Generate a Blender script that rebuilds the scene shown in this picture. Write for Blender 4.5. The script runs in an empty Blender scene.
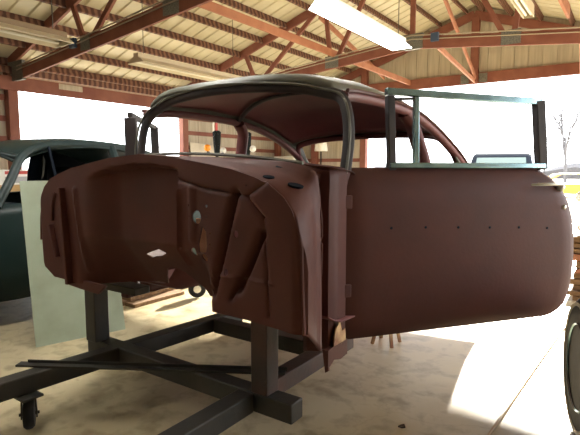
import bpy, bmesh, math, random
from mathutils import Vector, Matrix, noise
random.seed(5)
SC = bpy.context.scene
COL = SC.collection
PI = math.pi

# ---------------------------------------------------------------- camera
YAW, PITCH, HC, FPX = math.radians(34.75), math.radians(5.77), 1.27, 490.0
cd = bpy.data.cameras.new('camera')
cam = bpy.data.objects.new('camera', cd); COL.objects.link(cam)
cam.location = (0, 0, HC)
cam.rotation_euler = (PI/2 - PITCH, 0, YAW)
cd.sensor_fit = 'HORIZONTAL'; cd.sensor_width = 36.0
cd.lens = FPX/580*36.0
cd.clip_start = 0.05; cd.clip_end = 400
SC.camera = cam

# ---------------------------------------------------------------- light
SC.view_settings.view_transform = 'Standard'
SC.view_settings.look = 'None'
SC.view_settings.gamma = 1.0
SC.view_settings.use_curve_mapping = False
SC.view_settings.exposure = 1.45
wd = bpy.data.worlds.new('sky'); SC.world = wd; wd.use_nodes = True
bg = wd.node_tree.nodes['Background']
bg.inputs[0].default_value = (0.93, 0.96, 1.0, 1)
bg.inputs[1].default_value = 3.2
sd = bpy.data.lights.new('sun', 'SUN'); sd.energy = 12.0; sd.angle = 0.012; sd.color = (1.0, 0.93, 0.82)
sun = bpy.data.objects.new('sun', sd); COL.objects.link(sun)
SAZ, SEL = math.radians(5.0), math.radians(18.0)      # beyond the far gable, a little left
_d = Vector((math.sin(SAZ)*math.cos(SEL), -math.cos(SAZ)*math.cos(SEL), -math.sin(SEL)))
sun.rotation_euler = _d.to_track_quat('-Z', 'Y').to_euler()
sun.location = (-20, 40, 30)

# ---------------------------------------------------------------- materials
def mat(name, base, rough=0.6, metal=0.0, var=None, scale=6.0, bump=0.0, bscale=40.0, spec=0.5, emit=None, estr=0.0, stretch=None, contrast=(0.35, 0.65)):
    m = bpy.data.materials.new(name); m.use_nodes = True
    nt = m.node_tree; b = nt.nodes['Principled BSDF']
    b.inputs['Base Color'].default_value = (*base, 1)
    b.inputs['Roughness'].default_value = rough
    b.inputs['Metallic'].default_value = metal
    b.inputs['Specular IOR Level'].default_value = spec
    if emit:
        b.inputs['Emission Color'].default_value = (*emit, 1); b.inputs['Emission Strength'].default_value = estr
    tc = nt.nodes.new('ShaderNodeTexCoord'); mp = nt.nodes.new('ShaderNodeMapping')
    nt.links.new(tc.outputs['Object'], mp.inputs[0])
    if stretch: mp.inputs['Scale'].default_value = stretch
    if var:
        n = nt.nodes.new('ShaderNodeTexNoise'); n.inputs['Scale'].default_value = scale; n.inputs['Detail'].default_value = 6
        r = nt.nodes.new('ShaderNodeValToRGB')
        r.color_ramp.elements[0].position = contrast[0]; r.color_ramp.elements[1].position = contrast[1]
        r.color_ramp.elements[0].color = (*base, 1); r.color_ramp.elements[1].color = (*var, 1)
        nt.links.new(mp.outputs[0], n.inputs['Vector']); nt.links.new(n.outputs[0], r.inputs[0])
        nt.links.new(r.outputs[0], b.inputs['Base Color'])
    if bump:
        n2 = nt.nodes.new('ShaderNodeTexNoise'); n2.inputs['Scale'].default_value = bscale; n2.inputs['Detail'].default_value = 4
        bp = nt.nodes.new('ShaderNodeBump'); bp.inputs['Strength'].default_value = bump; bp.inputs['Distance'].default_value = 0.01
        nt.links.new(mp.outputs[0], n2.inputs['Vector']); nt.links.new(n2.outputs[0], bp.inputs['Height'])
        nt.links.new(bp.outputs[0], b.inputs['Normal'])
    return m

M = {}
M['primer'] = mat('red_oxide_primer', (0.100, 0.033, 0.025), 0.55, spec=0.22, var=(0.078, 0.030, 0.025), scale=3.0, bump=0.06, bscale=60)
M['primer_in'] = mat('red_oxide_inside', (0.17, 0.052, 0.050), 0.6, var=(0.14, 0.044, 0.044), scale=4.0, bump=0.06)
M['roof_paint'] = mat('weathered_roof_primer', (0.16, 0.17, 0.135), 0.5, var=(0.125, 0.12, 0.095), scale=5)
M['bare_rust'] = mat('bare_rusty_steel', (0.55, 0.36, 0.18), 0.5, 0.3, var=(0.25, 0.10, 0.05), scale=14, bump=0.2)
M['frame_dark'] = mat('dark_weathered_frame', (0.050, 0.048, 0.052), 0.7, 0.0, spec=0.25, var=(0.07, 0.060, 0.06), scale=8)
M['chrome'] = mat('aged_chrome', (0.30, 0.46, 0.52), 0.2, 0.9, var=(0.20, 0.32, 0.36), scale=12)
M['pale_chrome'] = mat('pale_chrome', (0.62, 0.62, 0.58), 0.35, 0.6)
M['steel'] = mat('cart_steel', (0.026, 0.028, 0.025), 0.55, 0.2, var=(0.042, 0.036, 0.028), scale=5, bump=0.15)
M['steel_brown'] = mat('cart_post_steel', (0.036, 0.026, 0.022), 0.55, 0.2, var=(0.075, 0.034, 0.024), scale=4, bump=0.15)
M['rubber'] = mat('rubber', (0.014, 0.014, 0.015), 0.65, spec=0.2, var=(0.022, 0.022, 0.022), scale=20)
M['red_wood'] = mat('red_stained_lumber', (0.19, 0.058, 0.036), 0.7, var=(0.25, 0.092, 0.056), scale=3, stretch=(1, 1, 1), bump=0.1)
M['orange_wood'] = mat('orange_lumber', (0.44, 0.19, 0.10), 0.7, var=(0.36, 0.14, 0.075), scale=4, bump=0.1)
M['orange_light'] = mat('bright_pine', (0.75, 0.40, 0.20), 0.7, var=(0.60, 0.28, 0.13), scale=8)
M['brown_wood'] = mat('weathered_plank', (0.27, 0.16, 0.075), 0.8, var=(0.17, 0.095, 0.045), scale=5, stretch=(1, 6, 6), bump=0.2)
M['cream_metal'] = mat('cream_roof_metal', (0.66, 0.60, 0.42), 0.5, var=(0.58, 0.52, 0.36), scale=1.6)
M['siding'] = mat('tan_siding', (0.52, 0.455, 0.34), 0.75, var=(0.41, 0.355, 0.265), scale=3, stretch=(5, 5, 0.35), bump=0.15)
M['plate'] = mat('galvanised_plate', (0.24, 0.24, 0.21), 0.5, 0.4, var=(0.12, 0.12, 0.11), scale=60)
M['board'] = mat('pale_green_white_panel', (0.42, 0.50, 0.385), 0.55, var=(0.35, 0.40, 0.29), scale=5, contrast=(0.45, 0.75))
M['black_car'] = mat('dark_teal_black_paint', (0.012, 0.028, 0.029), 0.38, spec=0.25, var=(0.019, 0.034, 0.034), scale=3)
M['black_in'] = mat('dark_car_cavity', (0.012, 0.016, 0.024), 0.9, spec=0.08)
M['white_paint'] = mat('white_enamel', (0.80, 0.77, 0.66), 0.4)
M['cream_lamp'] = mat('cream_lamp_hood', (0.62, 0.54, 0.38), 0.45, var=(0.54, 0.46, 0.32), scale=5)
M['tan_lamp'] = mat('brown_lamp_housing', (0.26, 0.18, 0.10), 0.5)
M['lit'] = mat('lit_reflector', (0.85, 0.85, 0.85), 0.4, emit=(1.0, 0.98, 0.95), estr=3.0)
M['tube'] = mat('fluorescent_tube', (0.9, 0.9, 0.9), 0.3, emit=(1.0, 0.98, 0.94), estr=19.0)
M['blue_box'] = mat('blue_box', (0.055, 0.085, 0.15), 0.5)
M['conduit'] = mat('conduit', (0.42, 0.36, 0.28), 0.4, 0.5)
M['white_card'] = mat('white_card', (0.75, 0.74, 0.68), 0.7)
M['red_print'] = mat('red_print', (0.45, 0.05, 0.04), 0.6)
M['grey_print'] = mat('grey_print', (0.32, 0.33, 0.34), 0.6)
M['carton'] = mat('carton', (0.50, 0.34, 0.15), 0.8, var=(0.42, 0.28, 0.12), scale=5)
M['amber'] = mat('amber_lens', (0.85, 0.30, 0.02), 0.25)
M['speckle'] = mat('black_speckled', (0.010, 0.013, 0.014), 0.8, spec=0.1, var=(0.55, 0.60, 0.58), scale=34, contrast=(0.66, 0.72))
M['yellow'] = mat('yellow_paint', (0.60, 0.38, 0.015), 0.4)
M['bark'] = mat('grey_bark', (0.060, 0.058, 0.062), 0.9, var=(0.085, 0.08, 0.08), scale=6)
M['glass_dark'] = mat('dark_glass', (0.10, 0.16, 0.15), 0.1)
M['cord'] = mat('tan_cord', (0.42, 0.27, 0.10), 0.5)
M['scrap'] = mat('dark_leaf', (0.05, 0.03, 0.02), 0.8)
M['chain'] = mat('chain_steel', (0.12, 0.11, 0.09), 0.5, 0.5)

# purlins: red lumber with uneven dark and light bands repeating along its length
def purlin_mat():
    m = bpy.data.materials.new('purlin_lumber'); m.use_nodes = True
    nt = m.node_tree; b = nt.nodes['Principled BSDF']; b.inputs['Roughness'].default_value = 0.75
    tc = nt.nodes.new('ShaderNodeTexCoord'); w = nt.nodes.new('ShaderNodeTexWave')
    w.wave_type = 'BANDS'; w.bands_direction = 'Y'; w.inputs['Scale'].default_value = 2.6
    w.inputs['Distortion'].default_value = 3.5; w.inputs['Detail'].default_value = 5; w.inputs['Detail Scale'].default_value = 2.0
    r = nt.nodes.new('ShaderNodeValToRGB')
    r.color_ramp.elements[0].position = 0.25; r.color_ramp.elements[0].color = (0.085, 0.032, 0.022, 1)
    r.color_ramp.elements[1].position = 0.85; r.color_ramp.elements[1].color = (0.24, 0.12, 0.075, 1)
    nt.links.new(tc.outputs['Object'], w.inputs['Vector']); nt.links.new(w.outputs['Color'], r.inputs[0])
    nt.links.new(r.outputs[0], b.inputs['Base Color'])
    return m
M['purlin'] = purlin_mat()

def concrete():
    m = bpy.data.materials.new('stained_concrete'); m.use_nodes = True
    nt = m.node_tree; b = nt.nodes['Principled BSDF']
    tc = nt.nodes.new('ShaderNodeTexCoord')
    def nz(scale, detail, p0, c0, p1, c1, dist=0.0):
        n = nt.nodes.new('ShaderNodeTexNoise'); n.inputs['Scale'].default_value = scale; n.inputs['Detail'].default_value = detail
        n.inputs['Distortion'].default_value = dist
        r = nt.nodes.new('ShaderNodeValToRGB')
        r.color_ramp.elements[0].position = p0; r.color_ramp.elements[0].color = (*c0, 1)
        r.color_ramp.elements[1].position = p1; r.color_ramp.elements[1].color = (*c1, 1)
        nt.links.new(tc.outputs['Object'], n.inputs['Vector']); nt.links.new(n.outputs[0], r.inputs[0])
        return n, r
    _, r1 = nz(1.1, 8, 0.32, (0.40, 0.325, 0.19), 0.68, (0.58, 0.505, 0.33), 0.6)
    n2, r2 = nz(9, 9, 0.30, (0.50, 0.46, 0.40), 0.52, (1, 1, 1), 0.3)
    mx = nt.nodes.new('ShaderNodeMixRGB'); mx.blend_type = 'MULTIPLY'; mx.inputs[0].default_value = 0.8
    nt.links.new(r1.outputs[0], mx.inputs[1]); nt.links.new(r2.outputs[0], mx.inputs[2])
    v = nt.nodes.new('ShaderNodeTexVoronoi'); v.feature = 'DISTANCE_TO_EDGE'; v.inputs['Scale'].default_value = 0.9
    nd = nt.nodes.new('ShaderNodeTexNoise'); nd.inputs['Scale'].default_value = 2.5; nd.inputs['Detail'].default_value = 8
    va = nt.nodes.new('ShaderNodeVectorMath'); va.operation = 'ADD'
    vs = nt.nodes.new('ShaderNodeVectorMath'); vs.operation = 'SCALE'; vs.inputs['Scale'].default_value = 0.7
    nt.links.new(tc.outputs['Object'], nd.inputs['Vector']); nt.links.new(nd.outputs['Color'], vs.inputs[0])
    nt.links.new(tc.outputs['Object'], va.inputs[0]); nt.links.new(vs.outputs[0], va.inputs[1])
    nt.links.new(va.outputs[0], v.inputs['Vector'])
    rc = nt.nodes.new('ShaderNodeValToRGB'); rc.color_ramp.elements[0].position = 0.0; rc.color_ramp.elements[0].color = (0.35, 0.32, 0.28, 1)
    rc.color_ramp.elements[1].position = 0.010; rc.color_ramp.elements[1].color = (1, 1, 1, 1)
    nt.links.new(v.outputs['Distance'], rc.inputs[0])
    m2 = nt.nodes.new('ShaderNodeMixRGB'); m2.blend_type = 'MULTIPLY'; m2.inputs[0].default_value = 0.16
    nt.links.new(mx.outputs[0], m2.inputs[1]); nt.links.new(rc.outputs[0], m2.inputs[2])
    nt.links.new(m2.outputs[0], b.inputs['Base Color'])
    rr = nt.nodes.new('ShaderNodeMapRange'); rr.inputs['To Min'].default_value = 0.34; rr.inputs['To Max'].default_value = 0.62
    nt.links.new(n2.outputs[0], rr.inputs['Value']); nt.links.new(rr.outputs[0], b.inputs['Roughness'])
    bp = nt.nodes.new('ShaderNodeBump'); bp.inputs['Strength'].default_value = 0.12; bp.inputs['Distance'].default_value = 0.01
    nt.links.new(n2.outputs[0], bp.inputs['Height']); nt.links.new(bp.outputs[0], b.inputs['Normal'])
    return m
M['concrete'] = concrete()
M['gravel'] = mat('pale_yard_gravel', (0.55, 0.50, 0.42), 0.9, var=(0.42, 0.38, 0.30), scale=1.5)

# ---------------------------------------------------------------- helpers
def wloc(o):
    v = Vector((0, 0, 0))
    while o is not None:
        v += Vector(o.location); o = o.parent
    return v

def empty(name, loc=(0, 0, 0), label=None, cat=None, group=None, parent=None):
    o = bpy.data.objects.new(name, None); COL.objects.link(o); o.location = loc; o.empty_display_size = 0.1
    if parent: o.parent = parent
    tag(o, label, cat, group); return o

def tag(o, label=None, cat=None, group=None, kind=None):
    if label: o['label'] = label
    if cat: o['category'] = cat
    if group: o['group'] = group
    if kind: o['kind'] = kind
    return o

class MB:
    def __init__(s): s.v = []; s.f = []
    def add(s, vs, fs):
        k = len(s.v); s.v += [Vector(p) for p in vs]; s.f += [tuple(i + k for i in f) for f in fs]; return s
    def box(s, x0, x1, y0, y1, z0, z1):
        return s.add([(x0, y0, z0), (x1, y0, z0), (x1, y1, z0), (x0, y1, z0), (x0, y0, z1), (x1, y0, z1), (x1, y1, z1), (x0, y1, z1)],
                     [(0, 3, 2, 1), (4, 5, 6, 7), (0, 1, 5, 4), (1, 2, 6, 5), (2, 3, 7, 6), (3, 0, 4, 7)])
    def beam(s, a, b, w, h, upv=(0, 0, 1)):
        "rectangular bar from a to b, w across, h along upv"
        a, b = Vector(a), Vector(b); d = (b - a).normalized(); u = Vector(upv)
        x = d.cross(u)
        if x.length < 1e-4: x = d.cross(Vector((1, 0, 0)))
        x.normalize(); u = x.cross(d).normalized()
        vs = []
        for p in (a, b):
            for sx, su in ((-1, -1), (1, -1), (1, 1), (-1, 1)): vs.append(p + x*sx*w/2 + u*su*h/2)
        return s.add(vs, [(0, 1, 2, 3), (7, 6, 5, 4), (0, 4, 5, 1), (1, 5, 6, 2), (2, 6, 7, 3), (3, 7, 4, 0)])
    def tube(s, pts, r, n=10, cap=True, flat=1.0, ref=(0, 0, 1)):
        "swept round (or flattened) section along pts; r number or list"
        pts = [Vector(p) for p in pts]; N = len(pts); vs = []; fs = []
        for i, p in enumerate(pts):
            d = (pts[min(i + 1, N - 1)] - pts[max(i - 1, 0)]).normalized()
            x = d.cross(Vector(ref))
            if x.length < 1e-3: x = d.cross(Vector((1, 0.2, 0)))
            x.normalize(); u = x.cross(d)
            rr = r[i] if isinstance(r, (list, tuple)) else r
            for k in range(n):
                t = 2*PI*k/n; vs.append(p + x*math.cos(t)*rr + u*math.sin(t)*rr*flat)
        for i in range(N - 1):
            for k in range(n):
                a, b2 = i*n + k, i*n + (k + 1) % n; fs.append((a, b2, b2 + n, a + n))
        if cap: fs += [tuple(range(n - 1, -1, -1)), tuple((N - 1)*n + k for k in range(n))]
        return s.add(vs, fs)
    def lathe(s, prof, c, axis, n=28, cap=True):
        "prof list of (r, h) along axis through c"
        c = Vector(c); ax = Vector(axis).normalized(); x = ax.cross(Vector((0, 0, 1)))
        if x.length < 1e-3: x = Vector((1, 0, 0))
        x.normalize(); y = ax.cross(x); vs = []; fs = []; N = len(prof)
        for (r, h) in prof:
            for k in range(n):
                t = 2*PI*k/n; vs.append(c + ax*h + (x*math.cos(t) + y*math.sin(t))*r)
        for i in range(N - 1):
            for k in range(n):
                a, b2 = i*n + k, i*n + (k + 1) % n; fs.append((a, b2, b2 + n, a + n))
        if cap: fs += [tuple(range(n - 1, -1, -1)), tuple((N - 1)*n + k for k in range(n))]
        return s.add(vs, fs)
    def prism(s, pts, ext):
        "closed polygon pts (3D) extruded by vector ext"
        n = len(pts); e = Vector(ext); vs = [Vector(p) for p in pts] + [Vector(p) + e for p in pts]
        fs = [tuple(range(n)), tuple(range(2*n - 1, n - 1, -1))] + [(i, i + n, (i + 1) % n + n, (i + 1) % n) for i in range(n)]
        return s.add(vs, fs)
    def grid(s, rows):
        "rows of equal-length lists of points"
        k = len(rows[0]); vs = [p for r in rows for p in r]; fs = []
        for i in range(len(rows) - 1):
            for j in range(k - 1): fs.append((i*k + j, i*k + j + 1, (i + 1)*k + j + 1, (i + 1)*k + j))
        return s.add(vs, fs)
    def mesh(s, name, m, off=Vector((0, 0, 0)), smooth=35, recalc=True):
        me = bpy.data.meshes.new(name)
        me.from_pydata([tuple(p - off) for p in s.v], [], s.f); me.update()
        if recalc:
            bm = bmesh.new(); bm.from_mesh(me); bmesh.ops.recalc_face_normals(bm, faces=bm.faces); bm.to_mesh(me); bm.free()
        me.materials.append(m)
        if smooth:
            me.shade_smooth(); me.set_sharp_from_angle(angle=math.radians(smooth))
        return me
    def build(s, name, m, parent=None, smooth=35, bevel=0.0, solid=0.0, soff=-1, recalc=True, sub=0):
        off = wloc(parent) if parent else Vector((0, 0, 0))
        loc = Vector((0, 0, 0))
        if parent is None and s.v:                       # origin at the thing's base
            xs = [p.x for p in s.v]; ys = [p.y for p in s.v]; zs = [p.z for p in s.v]
            loc = Vector(((min(xs)+max(xs))/2, (min(ys)+max(ys))/2, min(zs)))
        me = s.mesh(name, m, off + loc, smooth, recalc)
        o = bpy.data.objects.new(name, me); COL.objects.link(o); o.location = loc
        if parent: o.parent = parent
        if solid:
            md = o.modifiers.new('thickness', 'SOLIDIFY'); md.thickness = solid; md.offset = soff
        if sub:
            md = o.modifiers.new('smooth', 'SUBSURF'); md.levels = sub; md.render_levels = sub
        if bevel:
            md = o.modifiers.new('edges', 'BEVEL'); md.width = bevel; md.segments = 2; md.limit_method = 'ANGLE'
        return o

def copy_tree(o, parent=None):
    c = o.copy(); COL.objects.link(c)
    if parent: c.parent = parent
    for ch in list(o.children): copy_tree(ch, c)
    return c

def interp(x, tab):
    if x <= tab[0][0]: return tab[0][1]
    for (a, b), (c, d) in zip(tab, tab[1:]):
        if x <= c: return b + (d - b)*(x - a)/(c - a)
    return tab[-1][1]
def sstep(a, b, x):
    t = max(0.0, min(1.0, (x - a)/(b - a))); return t*t*(3 - 2*t)
def segdist(p, a, b):
    px, pz = p; ax, az = a; bx, bz = b
    t = max(0, min(1, ((px-ax)*(bx-ax) + (pz-az)*(bz-az))/((bx-ax)**2 + (bz-az)**2)))
    return math.hypot(px - ax - t*(bx-ax), pz - az - t*(bz-az))
def curve(pts, n):
    "Catmull-Rom through pts"
    P = [Vector(p) for p in pts]; P = [2*P[0]-P[1]] + P + [2*P[-1]-P[-2]]; out = []
    for i in range(1, len(P)-2):
        for k in range(n):
            t = k/n; a, b, c, d = P[i-1], P[i], P[i+1], P[i+2]
            out.append(0.5*((2*b) + (c-a)*t + (2*a-5*b+4*c-d)*t*t + (3*b-a-3*c+d)*t**3))
    out.append(P[-2]); return out

# ================================================================ SETTING
XL, XR, YB, YF, XRID = -9.5, 2.7, 13.0, -4.2, -3.4
def zroof(x): return 3.24 + (x - XL)/3.0 if x <= XRID else 3.24 + (XRID - XL)/3.0 - (x - XRID)/3.0
tag(MB().box(XL - 0.1, XR + 0.1, YF - 0.1, YB + 0.1, -0.15, 0).build('floor', M['concrete'], smooth=0), kind='structure')
tag(MB().box(-120, 120, -60, 160, -0.30, -0.16).build('trim_1', M['gravel'], smooth=0), kind='structure', label='pale gravel yard outside the open shed')

# roof: outer skin, ribbed panels, purlins
ce = MB()
for sx in (-1, 1):
    xe = XL - 0.35 if sx < 0 else XR + 0.35
    ze = zroof(xe) if sx < 0 else zroof(xe)
    for (d) in (0.06,):
        ce.add([(XRID, YF, zroof(XRID)+d), (xe, YF, ze+d), (xe, YB+0.3, ze+d), (XRID, YB+0.3, zroof(XRID)+d),
                (XRID, YF, zroof(XRID)+d+.04), (xe, YF, ze+d+.04), (xe, YB+0.3, ze+d+.04), (XRID, YB+0.3, zroof(XRID)+d+.04)],
               [(0, 3, 2, 1), (4, 5, 6, 7), (0, 1, 5, 4), (1, 2, 6, 5), (2, 3, 7, 6), (3, 0, 4, 7)])
ceiling = tag(ce.build('ceiling', M['cream_metal'], smooth=0), kind='structure')
def roof_panel(side):
    W = 0.905; m = MB(); prof = [(0, 0)]
    for k in range(3):
        y = k*W/3
        prof += [(y+0.02, 0), (y+0.035, 0.028), (y+0.065, 0.028), (y+0.08, 0)]
    prof.append((W-0.004, 0))
    rows = []
    xe = XL - 0.3 if side < 0 else XR + 0.3
    for x in (XRID + side*0.01, xe):
        rows.append([(x, y, zroof(x) + 0.004 + h) for y, h in prof])
    m.grid(rows); return m
for side in (-1, 1):
    me = None
    n = int((YB - YF)/0.905)
    for i in range(n):
        if me is None:
            o = roof_panel(side).build('roof_panel', M['cream_metal'], ceiling, smooth=0); me = o.data; o.location.y = YF + i*0.905
        else:
            o = bpy.data.objects.new('roof_panel', me); COL.objects.link(o); o.parent = ceiling; o.location.y = YF + i*0.905
    for k in range(10):
        x = XRID + side*(0.22 + 0.648*k)
        if (side < 0 and x < XL) or (side > 0 and x > XR): continue
        a = math.atan(1/3)*(1 if side < 0 else -1)
        u = Vector((-math.sin(a), 0, math.cos(a)))
        c = Vector((x, 0, zroof(x))) - u*0.069
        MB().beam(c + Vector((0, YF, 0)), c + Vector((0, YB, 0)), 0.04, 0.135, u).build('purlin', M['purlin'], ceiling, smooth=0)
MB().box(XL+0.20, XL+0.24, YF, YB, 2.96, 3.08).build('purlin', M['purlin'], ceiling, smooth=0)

# walls ----------------------------------------------------------
def siding(parent, axis, a0, a1, fixed, z0, ztop, step=0.305, inward=1):
    n = max(1, round((a1 - a0)/step)); st = (a1 - a0)/n
    for i in range(n):
        u0, u1 = a0 + i*st + 0.006, a0 + (i+1)*st - 0.006
        j = random.uniform(0, 0.006)
        m = MB()
        if axis == 'y':
            X0, X1 = sorted((fixed, fixed + inward*(0.018 + j)))
            m.box(X0, X1, u0, u1, z0, ztop(0))
        else:
            Y0, Y1 = sorted((fixed, fixed + inward*(0.018 + j)))
            m.prism([(u0, Y0, z0), (u1, Y0, z0), (u1, Y0, ztop(u1)), (u0, Y0, ztop(u0))], (0, Y1-Y0, 0))
        m.build('siding_board', M['siding'], parent, smooth=0)

TY = (0.4, 4.6, 8.8, 13.0)
# left long wall: closed bay, open bay, closed bay
wl = MB()
wl.box(XL-0.06, XL, YF, 4.6, 0, 3.4); wl.box(XL-0.06, XL, 8.8, YB, 0, 3.4); wl.box(XL-0.06, XL, 4.6, 8.8, 2.95, 3.4)
wl = tag(wl.build('wall_left', M['siding'], smooth=0), kind='structure')
siding(wl, 'y', 2.0, 4.5, XL, 0.0, lambda t: 3.3)
siding(wl, 'y', 8.8, 13.0, XL, 0.0, lambda t: 3.3)
for y in (-3.8, 0.4, 4.6, 8.8, 12.85):
    MB().box(XL+0.03, XL+0.19, y-0.09, y+0.09, 0, 3.1).build('post', M['red_wood'], wl, bevel=0.008)
MB().box(XL+0.19, XL+0.235, 0.4, 12.9, 2.67, 2.92).build('header_beam', M['red_wood'], wl, bevel=0.006)
MB().box(XL+0.236, XL+0.245, 5.45, 5.95, 2.80, 2.91).build('patch_plate', M['siding'], wl)
for z in (0.35, 1.08, 1.80, 2.17, 2.55):
    MB().box(XL+0.025, XL+0.07, 8.89, 12.76, z-0.05, z+0.05).build('girt', M['red_wood'], wl, smooth=0)
    MB().box(XL+0.025, XL+0.07, 0.49, 4.51, z-0.05, z+0.05).build('girt', M['red_wood'], wl, smooth=0)
# far gable wall
gap_x = -6.3
wb = MB()
wb.prism([(XL, YB, 0), (gap_x, YB, 0), (gap_x, YB, 3.45), (XR, YB, 3.45), (XR, YB, 3.40), (XRID, YB, zroof(XRID)+.05), (XL, YB, 3.40)], (0, 0.06, 0))
wb = tag(wb.build('wall_back', M['siding'], smooth=0), kind='structure')
siding(wb, 'x', XL+0.02, gap_x-0.1, YB, 0, lambda x: zroof(x)-0.02, inward=-1)
siding(wb, 'x', gap_x-0.1, XR, YB, 3.42, lambda x: max(3.44, zroof(x)-0.02), inward=-1)
MB().box(gap_x-0.2, XR, YB-0.12, YB-0.02, 3.36, 3.62).build('header_beam', M['red_wood'], wb, bevel=0.006)
MB().box(gap_x-0.16, gap_x+0.02, YB-0.17, YB-0.025, 0, zroof(gap_x)-0.25).build('jamb_post', M['red_wood'], wb, bevel=0.006)
MB().box(-8.12, -7.93, YB-0.17, YB-0.025, 0, zroof(-8.03)-0.25).build('post', M['red_wood'], wb, bevel=0.006)
MB().box(XRID-0.05, XRID+0.13, YB-0.16, YB-0.025, 3.37, zroof(XRID)-0.3).build('king_post', M['red_wood'], wb, bevel=0.006)
for z in (0.9, 1.5, 2.2):
    MB().box(XL+0.25, gap_x-0.17, YB-0.075, YB-0.026, z-0.05, z+0.05).build('girt', M['red_wood'], wb, smooth=0)
for sx in (-1, 1):
    xe = XL + 0.2 if sx < 0 else XR - 0.2
    MB().beam((XRID, YB-0.10, zroof(XRID)-0.24), (xe, YB-0.10, zroof(xe)-0.24), 0.06, 0.20, (0, 0, 1)).build('rafter', M['red_wood'], wb, smooth=0)
for x in (XRID-0.28, XRID+0.16):
    MB().box(x, x+0.2, YB-0.127, YB-0.119, 3.38, 3.60).build('gusset_plate', M['plate'], wb, smooth=0)
# right long wall (out of frame) and the wall behind the camera
wr = MB(); wr.box(XR, XR+0.06, YF, 3.2, 0, 3.4); wr.box(XR, XR+0.06, 3.2, YB, 2.95, 3.4); wr.box(XR, XR+0.06, 8.8, YB, 0, 3.0)
wr = tag(wr.build('wall_right', M['siding'], smooth=0), kind='structure')
for y in (0.4, 4.6, 8.8, 12.85):
    MB().box(XR-0.19, XR-0.03, y-0.09, y+0.09, 0, 3.1).build('post', M['red_wood'], wr, bevel=0.008)
wf = MB().prism([(XL, YF, 0), (XR, YF, 0), (XR, YF, 3.4), (XRID, YF, zroof(XRID)+.05), (XL, YF, 3.4)], (0, -0.06, 0))
tag(wf.build('wall_front', M['siding'], smooth=0), kind='structure')

# trusses ---------------------------------------------------------
def zbc(x): return 2.90 + 0.103*(x - XL) if x <= XRID else 2.90 + 0.103*(XRID - XL) - 0.103*(x - XRID)     # centre of bottom chord
def ztc(x): return zroof(x) - 0.105
def make_truss(y, label):
    t = empty('roof_truss', (XRID, y, 2.75), label, 'roof truss', 'roof trusses across the shed')
    mid = XRID
    xl, xr = XL + 0.12, XR - 0.12
    MB().beam((xl, y, zbc(xl)), (mid, y, zbc(mid)), 0.045, 0.21).build('bottom_chord', M['red_wood'], t, bevel=0.004)
    MB().beam((mid, y, zbc(mid)), (xr, y, zbc(xr)), 0.045, 0.21).build('bottom_chord', M['red_wood'], t, bevel=0.004)
    MB().beam((xl, y, ztc(xl)), (mid, y, ztc(mid)), 0.05, 0.17).build('top_chord', M['red_wood'], t, bevel=0.004)
    MB().beam((mid, y, ztc(mid)), (xr, y, ztc(xr)), 0.05, 0.17).build('top_chord', M['red_wood'], t, bevel=0.004)
    MB().box(mid-0.045, mid+0.045, y-0.024, y+0.024, zbc(mid), ztc(mid)).build('king_post', M['red_wood'], t)
    for s in (-1, 1):
        X = lambda d: mid + s*d
        for (a, ta), (b, tb) in (((3.95, 1), (3.62, 0)), ((3.52, 0), (1.95, 1)), ((1.85, 1), (1.70, 0)), ((1.60, 0), (0.75, 1)), ):
            za = ztc(X(a)) if ta else zbc(X(a)); zb_ = ztc(X(b)) if tb else zbc(X(b))
            MB().beam((X(a), y, za), (X(b), y, zb_), 0.046, 0.085).build('web', M['red_wood'], t, smooth=0)
        for d, bot, w, h in ((3.6, 0, .24, .22), (1.67, 0, .30, .23), (1.9, 1, .30, .24), (5.75, 0, .5, .34)):
            x = X(d); z = (ztc(x) if bot else zbc(x)) + (0.06 if d > 5 else (0 if bot else 0.03))
            MB().box(x-w/2, x+w/2, y-0.031, y+0.031, z-h/2, z+h/2).build('gusset_plate', M['plate'], t, smooth=0)
    MB().box(mid-0.26, mid+0.2, y-0.032, y+0.032, zbc(mid)-0.12, zbc(mid)+0.15).build('gusset_plate', M['plate'], t, smooth=0)
    MB().tube([(xl+0.3, y-0.04, zbc(xl+.3)+0.055), (mid, y-0.04, zbc(mid)+0.055), (xr-0.3, y-0.04, zbc(xr-.3)+0.055)], 0.010, 6).build('conduit', M['conduit'], t)
    MB().tube([(xl+0.3, y-0.03, zbc(xl+.3)+0.125), (mid, y-0.03, zbc(mid)+0.125), (xr-0.3, y-0.03, zbc(xr-.3)+0.125)], 0.012, 6).build('conduit', M['conduit'], t)
    xj = -7.27 if y < 6 else -2.97
    MB().box(xj-0.07, xj+0.07, y-0.09, y-0.03, zbc(xj)+0.0, zbc(xj)+0.15).build('junction_box', M['blue_box'], t, bevel=0.008)
    return t
make_truss(4.6, 'nearest roof truss seen, rising from the left post across the top left corner')
make_truss(8.8, 'farther roof truss with gusset plates crossing above the car roof and raised door')
make_truss(0.4, 'roof truss directly above the front of the shed, behind the photographer')['group'] = 'unseen trusses'
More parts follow.
